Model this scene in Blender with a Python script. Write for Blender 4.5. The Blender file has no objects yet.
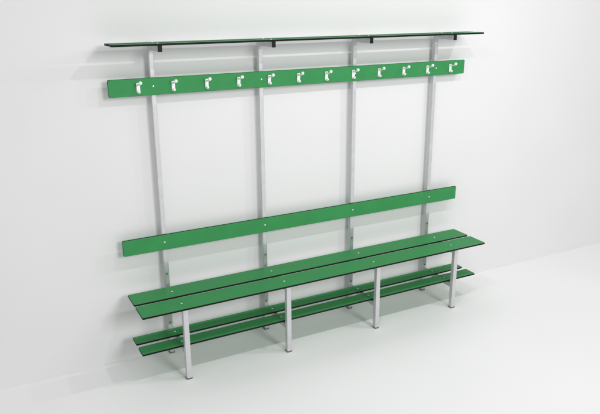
import bpy, bmesh, math
from mathutils import Matrix, Vector

S = 1.2                      # metres per modelling unit
sc = bpy.context.scene
COL = sc.collection

# ------------------------------------------------------------------ materials
def new_mat(name):
    m = bpy.data.materials.new(name); m.use_nodes = True
    nt = m.node_tree
    return m, nt, nt.nodes['Principled BSDF']

def noise_vary(nt, bsdf, colour, spread, scale, rough=None, rspread=0.0, bump=0.0, bscale=None, stretch=(1, 1, 1)):
    """colour with a faint mottling, a varying roughness and a fine bump"""
    tc = nt.nodes.new('ShaderNodeTexCoord')
    mp = nt.nodes.new('ShaderNodeMapping'); mp.inputs['Scale'].default_value = stretch
    nt.links.new(tc.outputs['Object'], mp.inputs['Vector'])
    n = nt.nodes.new('ShaderNodeTexNoise')
    n.inputs['Scale'].default_value = scale; n.inputs['Detail'].default_value = 6
    nt.links.new(mp.outputs['Vector'], n.inputs['Vector'])
    r = nt.nodes.new('ShaderNodeMapRange')
    r.inputs['From Min'].default_value = .3; r.inputs['From Max'].default_value = .7
    r.inputs['To Min'].default_value = 1 - spread; r.inputs['To Max'].default_value = 1 + spread
    nt.links.new(n.outputs['Fac'], r.inputs['Value'])
    mx = nt.nodes.new('ShaderNodeVectorMath'); mx.operation = 'SCALE'
    mx.inputs[0].default_value = colour[:3]
    nt.links.new(r.outputs['Result'], mx.inputs['Scale'])
    nt.links.new(mx.outputs['Vector'], bsdf.inputs['Base Color'])
    if rough is not None:
        rr = nt.nodes.new('ShaderNodeMapRange')
        rr.inputs['From Min'].default_value = .3; rr.inputs['From Max'].default_value = .7
        rr.inputs['To Min'].default_value = rough - rspread; rr.inputs['To Max'].default_value = rough + rspread
        nt.links.new(n.outputs['Fac'], rr.inputs['Value'])
        nt.links.new(rr.outputs['Result'], bsdf.inputs['Roughness'])
    if bump:
        b2 = nt.nodes.new('ShaderNodeTexNoise')
        b2.inputs['Scale'].default_value = bscale; b2.inputs['Detail'].default_value = 4
        nt.links.new(mp.outputs['Vector'], b2.inputs['Vector'])
        bp = nt.nodes.new('ShaderNodeBump'); bp.inputs['Strength'].default_value = bump
        bp.inputs['Distance'].default_value = .001
        nt.links.new(b2.outputs['Fac'], bp.inputs['Height'])
        nt.links.new(bp.outputs['Normal'], bsdf.inputs['Normal'])

GREEN, nt, b = new_mat('green_laminate')
noise_vary(nt, b, (.041, .262, .082), .06, 9, rough=.50, rspread=.07, bump=.12, bscale=900)
b.inputs['Specular IOR Level'].default_value = .18
CORE, nt, b = new_mat('black_core')
noise_vary(nt, b, (.006, .0065, .006), .3, 60, rough=.55, rspread=.08)
b.inputs['Specular IOR Level'].default_value = .15
PAINT, nt, b = new_mat('silver_lacquer')
noise_vary(nt, b, (.60, .60, .612), .05, 30, rough=.42, rspread=.06, bump=.08, bscale=700)
b.inputs['Metallic'].default_value = .35
ZINC, nt, b = new_mat('zinc_plated_steel')
noise_vary(nt, b, (.52, .55, .54), .06, 25, rough=.42, rspread=.07, bump=.05, bscale=500)
b.inputs['Metallic'].default_value = .75
HOOKM, nt, b = new_mat('satin_white_metal')
noise_vary(nt, b, (.88, .89, .88), .02, 50, rough=.32, rspread=.05)
SCREW, nt, b = new_mat('bright_screw_metal')
noise_vary(nt, b, (.80, .82, .80), .05, 200, rough=.30, rspread=.05)
b.inputs['Metallic'].default_value = .55
BOLTM, nt, b = new_mat('dull_bolt_metal')
noise_vary(nt, b, (.16, .18, .17), .1, 200, rough=.45, rspread=.05)
b.inputs['Metallic'].default_value = .8
CAPB, nt, b = new_mat('black_plastic')
noise_vary(nt, b, (.008, .008, .009), .2, 80, rough=.5, rspread=.06)
b.inputs['Specular IOR Level'].default_value = .2
CAPG, nt, b = new_mat('dark_grey_rubber')
noise_vary(nt, b, (.13, .13, .13), .15, 80, rough=.6, rspread=.06)
WALLM, nt, b = new_mat('white_painted_wall')
noise_vary(nt, b, (.735, .735, .735), .012, 1.7, rough=.75, rspread=.06, bump=.10, bscale=260)
FLOORM, nt, b = new_mat('white_floor')
noise_vary(nt, b, (.85, .850, .850), .012, 1.3, rough=.55, rspread=.07, bump=.06, bscale=180)

# ------------------------------------------------------------------ mesh helpers
def link(name, bm, mats, parent=None, loc=None):
    me = bpy.data.meshes.new(name); bm.normal_update(); bm.to_mesh(me); bm.free()
    for m in mats: me.materials.append(m)
    o = bpy.data.objects.new(name, me); COL.objects.link(o)
    if parent: o.parent = parent
    if loc is not None: o.location = Vector(loc) * S
    return o

def board_bm(w, h, t, rad, cham=.0008, seg=6):
    """Rounded board lying in local XY (w along X, h along Y), thickness t along Z from 0.
    slot 0 = laminate faces, slot 1 = core edge"""
    def outline(ins):
        pts = []
        r = rad - ins
        for cx, cy, a0 in ((w - rad, h - rad, 0), (rad, h - rad, 90), (rad, rad, 180), (w - rad, rad, 270)):
            for k in range(seg + 1):
                a = math.radians(a0 + 90 * k / seg)
                pts.append((cx + r * math.cos(a), cy + r * math.sin(a)))
        return pts
    bm = bmesh.new()
    rings = []
    for ins, z in ((cham, 0), (0, cham), (0, t - cham), (cham, t)):
        rings.append([bm.verts.new((x * S, y * S, z * S)) for x, y in outline(ins)])
    n = len(rings[0])
    f = bm.faces.new(rings[3]); f.material_index = 0
    f = bm.faces.new(rings[0][::-1]); f.material_index = 0
    for a, c in zip(rings, rings[1:]):
        for i in range(n):
            f = bm.faces.new((a[i], a[(i + 1) % n], c[(i + 1) % n], c[i])); f.material_index = 1
    return bm

def add_tube_section(bm, sx, sy, z0, z1, r=.0028, hollow=True, wall=.0018, mi=0):
    """upright rectangular tube with rounded arrises, centred on the local axis"""
    def ring(hx, hy, rr, z):
        out = []
        for cx, cy, a0 in ((hx - rr, hy - rr, 0), (-hx + rr, hy - rr, 90), (-hx + rr, -hy + rr, 180), (hx - rr, -hy + rr, 270)):
            for k in range(5):
                a = math.radians(a0 + 22.5 * k)
                out.append(bm.verts.new(((cx + rr * math.cos(a)) * S, (cy + rr * math.sin(a)) * S, z * S)))
        return out
    c = .0005
    R = [ring(sx / 2 - c, sy / 2 - c, r - c, z0), ring(sx / 2, sy / 2, r, z0 + c),
         ring(sx / 2, sy / 2, r, z1 - c), ring(sx / 2 - c, sy / 2 - c, r - c, z1)]
    n = len(R[0])
    for a, b2 in zip(R, R[1:]):
        for i in range(n):
            f = bm.faces.new((a[i], a[(i + 1) % n], b2[(i + 1) % n], b2[i])); f.material_index = mi
            f.smooth = False
    bm.faces.new(R[-1]).material_index = mi
    bm.faces.new(R[0][::-1]).material_index = mi

def tube_bm(sx, sy, z0, z1, **k):
    bm = bmesh.new(); add_tube_section(bm, sx, sy, z0, z1, **k); return bm

def box_bm(x0, x1, y0, y1, z0, z1, bev=.0012, bm=None):
    own = bmesh.new()
    g = bmesh.ops.create_cube(own, size=1)
    for v in own.verts:
        v.co = Vector((((x0 + x1) / 2 + v.co.x * (x1 - x0)) * S, ((y0 + y1) / 2 + v.co.y * (y1 - y0)) * S,
                       ((z0 + z1) / 2 + v.co.z * (z1 - z0)) * S))
    bmesh.ops.bevel(own, geom=own.edges[:], offset=bev * S, segments=2, profile=.6, affect='EDGES')
    if bm is None: return own
    me = bpy.data.meshes.new('tmp'); own.to_mesh(me); own.free(); bm.from_mesh(me); bpy.data.meshes.remove(me)
    return bm

def lathe_bm(profile, seg=20, bm=None, mat=None):
    """profile of (radius, height) turned about local Z"""
    bm = bm or bmesh.new(); mat = mat or Matrix()
    rings = []
    for r, z in profile:
        if r < 1e-6: rings.append([bm.verts.new(mat @ Vector((0, 0, z * S)))])
        else: rings.append([bm.verts.new(mat @ Vector((r * S * math.cos(2 * math.pi * i / seg), r * S * math.sin(2 * math.pi * i / seg), z * S))) for i in range(seg)])
    for a, b2 in zip(rings, rings[1:]):
        for i in range(seg):
            j = (i + 1) % seg
            if len(a) == 1 and len(b2) == 1: continue
            if len(a) == 1: f = bm.faces.new((a[0], b2[j], b2[i])[::-1])
            elif len(b2) == 1: f = bm.faces.new((a[i], a[j], b2[0]))
            else: f = bm.faces.new((a[i], a[j], b2[j], b2[i]))
            f.smooth = True
    return bm

def sweep(bm, path, radii, seg=12, flat=1.0):
    """round bar along a path in the local YZ plane"""
    pts = [Vector(p) * S for p in path]
    rings = []
    for i, p in enumerate(pts):
        t = (pts[min(i + 1, len(pts) - 1)] - pts[max(i - 1, 0)]).normalized()
        x = Vector((1, 0, 0)); nrm = t.cross(x).normalized()
        rr = radii[i] * S
        rings.append([bm.verts.new(p + x * rr * flat * math.cos(2 * math.pi * k / seg) + nrm * rr * math.sin(2 * math.pi * k / seg)) for k in range(seg)])
    for a, b2 in zip(rings, rings[1:]):
        for k in range(seg):
            f = bm.faces.new((a[k], b2[k], b2[(k + 1) % seg], a[(k + 1) % seg])); f.smooth = True
    bm.faces.new(rings[0]); bm.faces.new(rings[-1][::-1])

# ------------------------------------------------------------------ the bench
bench = bpy.data.objects.new('changing_room_bench', None); COL.objects.link(bench)
bench['label'] = 'green slatted changing room bench with coat hook rail and overhead shelf on grey metal posts'
bench['category'] = 'bench'

L = 2.0
T = .0085
FR = [.2005, .7330, 1.2690, 1.7990]         # the four frames along the bench

ROT_UP = Matrix.Rotation(math.radians(90), 4, 'X')   # board stands: local Y -> Z, local Z -> -Y

screw_bm = lathe_bm([(.0046, 0), (.0045, .0007), (.0036, .0017), (.0020, .0023), (0, .0025)])
# cross recess: four small notches are far below a pixel; the dome carries the glint
screw0 = link('screw', screw_bm, [SCREW])
_first = [True]
def screw(parent, x, y, z, flat):
    """flat: on a lying board (pointing up); else on an upright board (pointing out)"""
    if _first[0]: o = screw0; _first[0] = False
    else:
        o = screw0.copy(); COL.objects.link(o)
    o.parent = parent
    # parts are unrotated at world coordinates, so local = world - parent's location
    o.location = Vector((x, y, z)) * S - parent.location
    o.rotation_euler = (0, 0, 0) if flat else (math.radians(90), 0, 0)
    return o

def lying_board(name, y0, y1, ztop, rad, inset=.0):
    bm = board_bm(L, y1 - y0, T, rad)
    return link(name, bm, [GREEN, CORE], bench, (0, y0, ztop - T))

def standing_board(name, z0, z1, yfront, rad):
    bm = board_bm(L, z1 - z0, T, rad)
    bmesh.ops.transform(bm, matrix=ROT_UP, verts=bm.verts[:])
    return link(name, bm, [GREEN, CORE], bench, (0, yfront + T, z0))

ZS, ZR, ZT = .3753, .1592, 1.5484
for y0, y1, ys in ((-.1330, -.0065, -.0686), (-.2820, -.1520, -.2173)):
    o = lying_board('seat_slat', y0, y1, ZS, .007)
    for f in FR: screw(o, f, ys, ZS, True)
for y0, y1 in ((-.1070, -.0310), (-.2190, -.1380)):
    o = lying_board('shoe_rack_slat', y0, y1, ZR, .007)
    for f in FR: screw(o, f, (y0 + y1) / 2, ZR, True)
for y0, y1 in ((-.0600, .0005), (-.1440, -.0840)):
    o = lying_board('shelf_slat', y0, y1, ZT, .007)
    for f in FR: screw(o, f, (y0 + y1) / 2, ZT, True)

YB = -.001
back = standing_board('backrest', .5688, .6468, YB, .006)
for f in FR: screw(back, f, YB, .6078, False)
rail = standing_board('hook_rail', 1.3161, 1.3930, YB, .006)
for f in FR: screw(rail, f - .001, YB, 1.3550, False)

# coat hooks: plate, upper arm with ball, small lower hook
def hook_bm():
    bm = bmesh.new()
    box_bm(-.0083, .0083, -.0042, 0, -.023, .022, .0020, bm)
    sweep(bm, [(0, -.002, .014), (0, -.012, .0135), (0, -.024, .0150), (0, -.036, .0185), (0, -.044, .0235)],
          [.0040, .0034, .0031, .0030, .0030], flat=1.15)
    ball = Matrix.Translation(Vector((0, -.046, .0255)) * S)
    n = 9; R = .0082
    lathe_bm([(R * math.sin(math.pi * i / n), -R * math.cos(math.pi * i / n)) for i in range(n + 1)], 18, bm, ball)
    # lower hook: short flat tongue that turns up
    sweep(bm, [(0, -.002, -.0180), (0, -.0085, -.0195), (0, -.0140, -.0190), (0, -.0172, -.0160), (0, -.0180, -.0120)],
          [.0046, .0044, .0042, .0040, .0036], flat=1.45)
    return bm
hook0 = None
for i in range(12):
    if hook0 is None: o = hook0 = link('coat_hook', hook_bm(), [HOOKM])
    else: o = hook0.copy(); COL.objects.link(o)
    o.parent = rail
    o.location = Vector((.1310 + .1605 * i, YB, 1.3520)) * S - rail.location

# frames
upright0 = tube_bm(.022, .0255, 0, 1.5397 - .47)
rear0 = tube_bm(.0240, .0265, .007, .503, r=.003)
front0 = tube_bm(.0255, .0255, .007, ZS - T - .0003, r=.003)
me = {}
def mesh_of(key, bm, mats):
    m = bpy.data.meshes.new(key); bm.normal_update(); bm.to_mesh(m); bm.free()
    for x in mats: m.materials.append(x)
    me[key] = m
mesh_of('upright_post', upright0, [PAINT])
mesh_of('rear_leg', rear0, [ZINC])
mesh_of('front_leg', front0, [PAINT])
mesh_of('foot_cap', tube_bm(.0275, .0275, 0, .0075, r=.0035), [CAPG])
YF, YL = -.2565, .0200
mesh_of('shelf_arm', box_bm(-.0095, .0095, -.1390, .0068, -.0255, 0, .0016), [PAINT])
mesh_of('end_cap', box_bm(-.0092, .0092, -.1440, -.1380, -.0262, .0002, .0014), [CAPB])
mesh_of('seat_arm', box_bm(-.0100, .0100, YF + .0130, YL - .0135, -.0280, 0, .0016), [PAINT])
mesh_of('rack_arm', box_bm(-.0100, .0100, YF + .0130, YL - .0135, -.0240, 0, .0016), [ZINC])
mesh_of('bolt', lathe_bm([(.0052, 0), (.0052, .0022), (.0044, .0032), (0, .0034)], 6), [BOLTM])
def part(key, parent, loc, rot=(0, 0, 0)):
    o = bpy.data.objects.new(key, me[key]); COL.objects.link(o); o.parent = parent
    o.location = Vector(loc) * S - (parent.location if parent is not bench else Vector())
    o.rotation_euler = rot
    return o
UP = (math.radians(90), 0, 0)
for f in FR:
    f += .0015
    part('upright_post', bench, (f, .0205, .47))
    r = part('rear_leg', bench, (f, YL, 0)); part('foot_cap', r, (f, YL, 0))
    for z in (.441, .174): part('bolt', r, (f, YL - .01325, z), UP)
    q = part('front_leg', bench, (f, YF, 0)); part('foot_cap', q, (f, YF, 0))
    s = part('shelf_arm', bench, (f, 0, ZT - T - .0004)); part('end_cap', s, (f, 0, ZT - T - .0004))
    part('seat_arm', bench, (f, 0, ZS - T - .0004))
    part('rack_arm', bench, (f, 0, ZR - T - .0004))

# ------------------------------------------------------------------ setting
WY = .055
def sheet(name, corners, mat, n=1):
    bm = bmesh.new()
    bm.faces.new([bm.verts.new(Vector(c) * S) for c in corners])
    o = link(name, bm, [mat]); o['kind'] = 'structure'; return o
sheet('floor', [(-5, -6, 0), (8, -6, 0), (8, WY, 0), (-5, WY, 0)], FLOORM)
sheet('wall', [(-5, WY, -.001), (8, WY, -.001), (8, WY, 4), (-5, WY, 4)], WALLM)

# ------------------------------------------------------------------ light
w = bpy.data.worlds.new('World'); sc.world = w; w.use_nodes = True
bg = w.node_tree.nodes['Background']
bg.inputs['Color'].default_value = (1, 1, 1, 1); bg.inputs['Strength'].default_value = .55

def area(name, loc, target, size, power, colour=(1, 1, 1)):
    l = bpy.data.lights.new(name, 'AREA'); l.shape = 'DISK'; l.size = size * S; l.energy = power; l.color = colour
    o = bpy.data.objects.new(name, l); COL.objects.link(o)
    o.location = Vector(loc) * S
    o.rotation_euler = (Vector(target) * S - o.location).to_track_quat('-Z', 'Y').to_euler()
    return o
for x, e in ((.62, .85), (1.50, .75), (2.28, 1.25)):
    lamp = area('ceiling_lamp', (x, -.98, 2.15), (x, -.15, .6), .03, 2.75 * e)
    l = lamp.data; l.use_nodes = True
    fo = l.node_tree.nodes.new('ShaderNodeLightFalloff'); fo.inputs['Strength'].default_value = 1
    l.node_tree.links.new(fo.outputs['Linear'], l.node_tree.nodes['Emission'].inputs['Strength'])

area('softbox', (1.7, -5.7, 2.9), (1.0, 0, .3), 1.7, 195)

# ------------------------------------------------------------------ camera
cx, cy, cz, yaw, pitch, roll, fpx = -.5898, -2.9305, 1.7173, -.4808, -.3056, -.0059, 654.13
fw = Vector((-math.sin(yaw) * math.cos(pitch), math.cos(yaw) * math.cos(pitch), math.sin(pitch)))
rt = Vector((math.cos(yaw), math.sin(yaw), 0)); up = rt.cross(fw)
c, s_ = math.cos(roll), math.sin(roll)
rt, up = c * rt + s_ * up, -s_ * rt + c * up
cam = bpy.data.cameras.new('camera'); cam.sensor_width = 36; cam.lens = fpx / 600 * 36; cam.clip_end = 200; cam.clip_start = .05
co = bpy.data.objects.new('camera', cam); COL.objects.link(co)
M = Matrix((rt, up, -fw)).transposed().to_4x4(); M.translation = Vector((cx, cy, cz)) * S
co.matrix_world = M
sc.camera = co

sc.render.engine = 'CYCLES'
sc.view_settings.view_transform = 'Standard'; sc.view_settings.look = 'None'
sc.view_settings.exposure = 0; sc.view_settings.gamma = 1
sc.cycles.max_bounces = 10; sc.cycles.diffuse_bounces = 6
sc.cycles.sample_clamp_indirect = 4
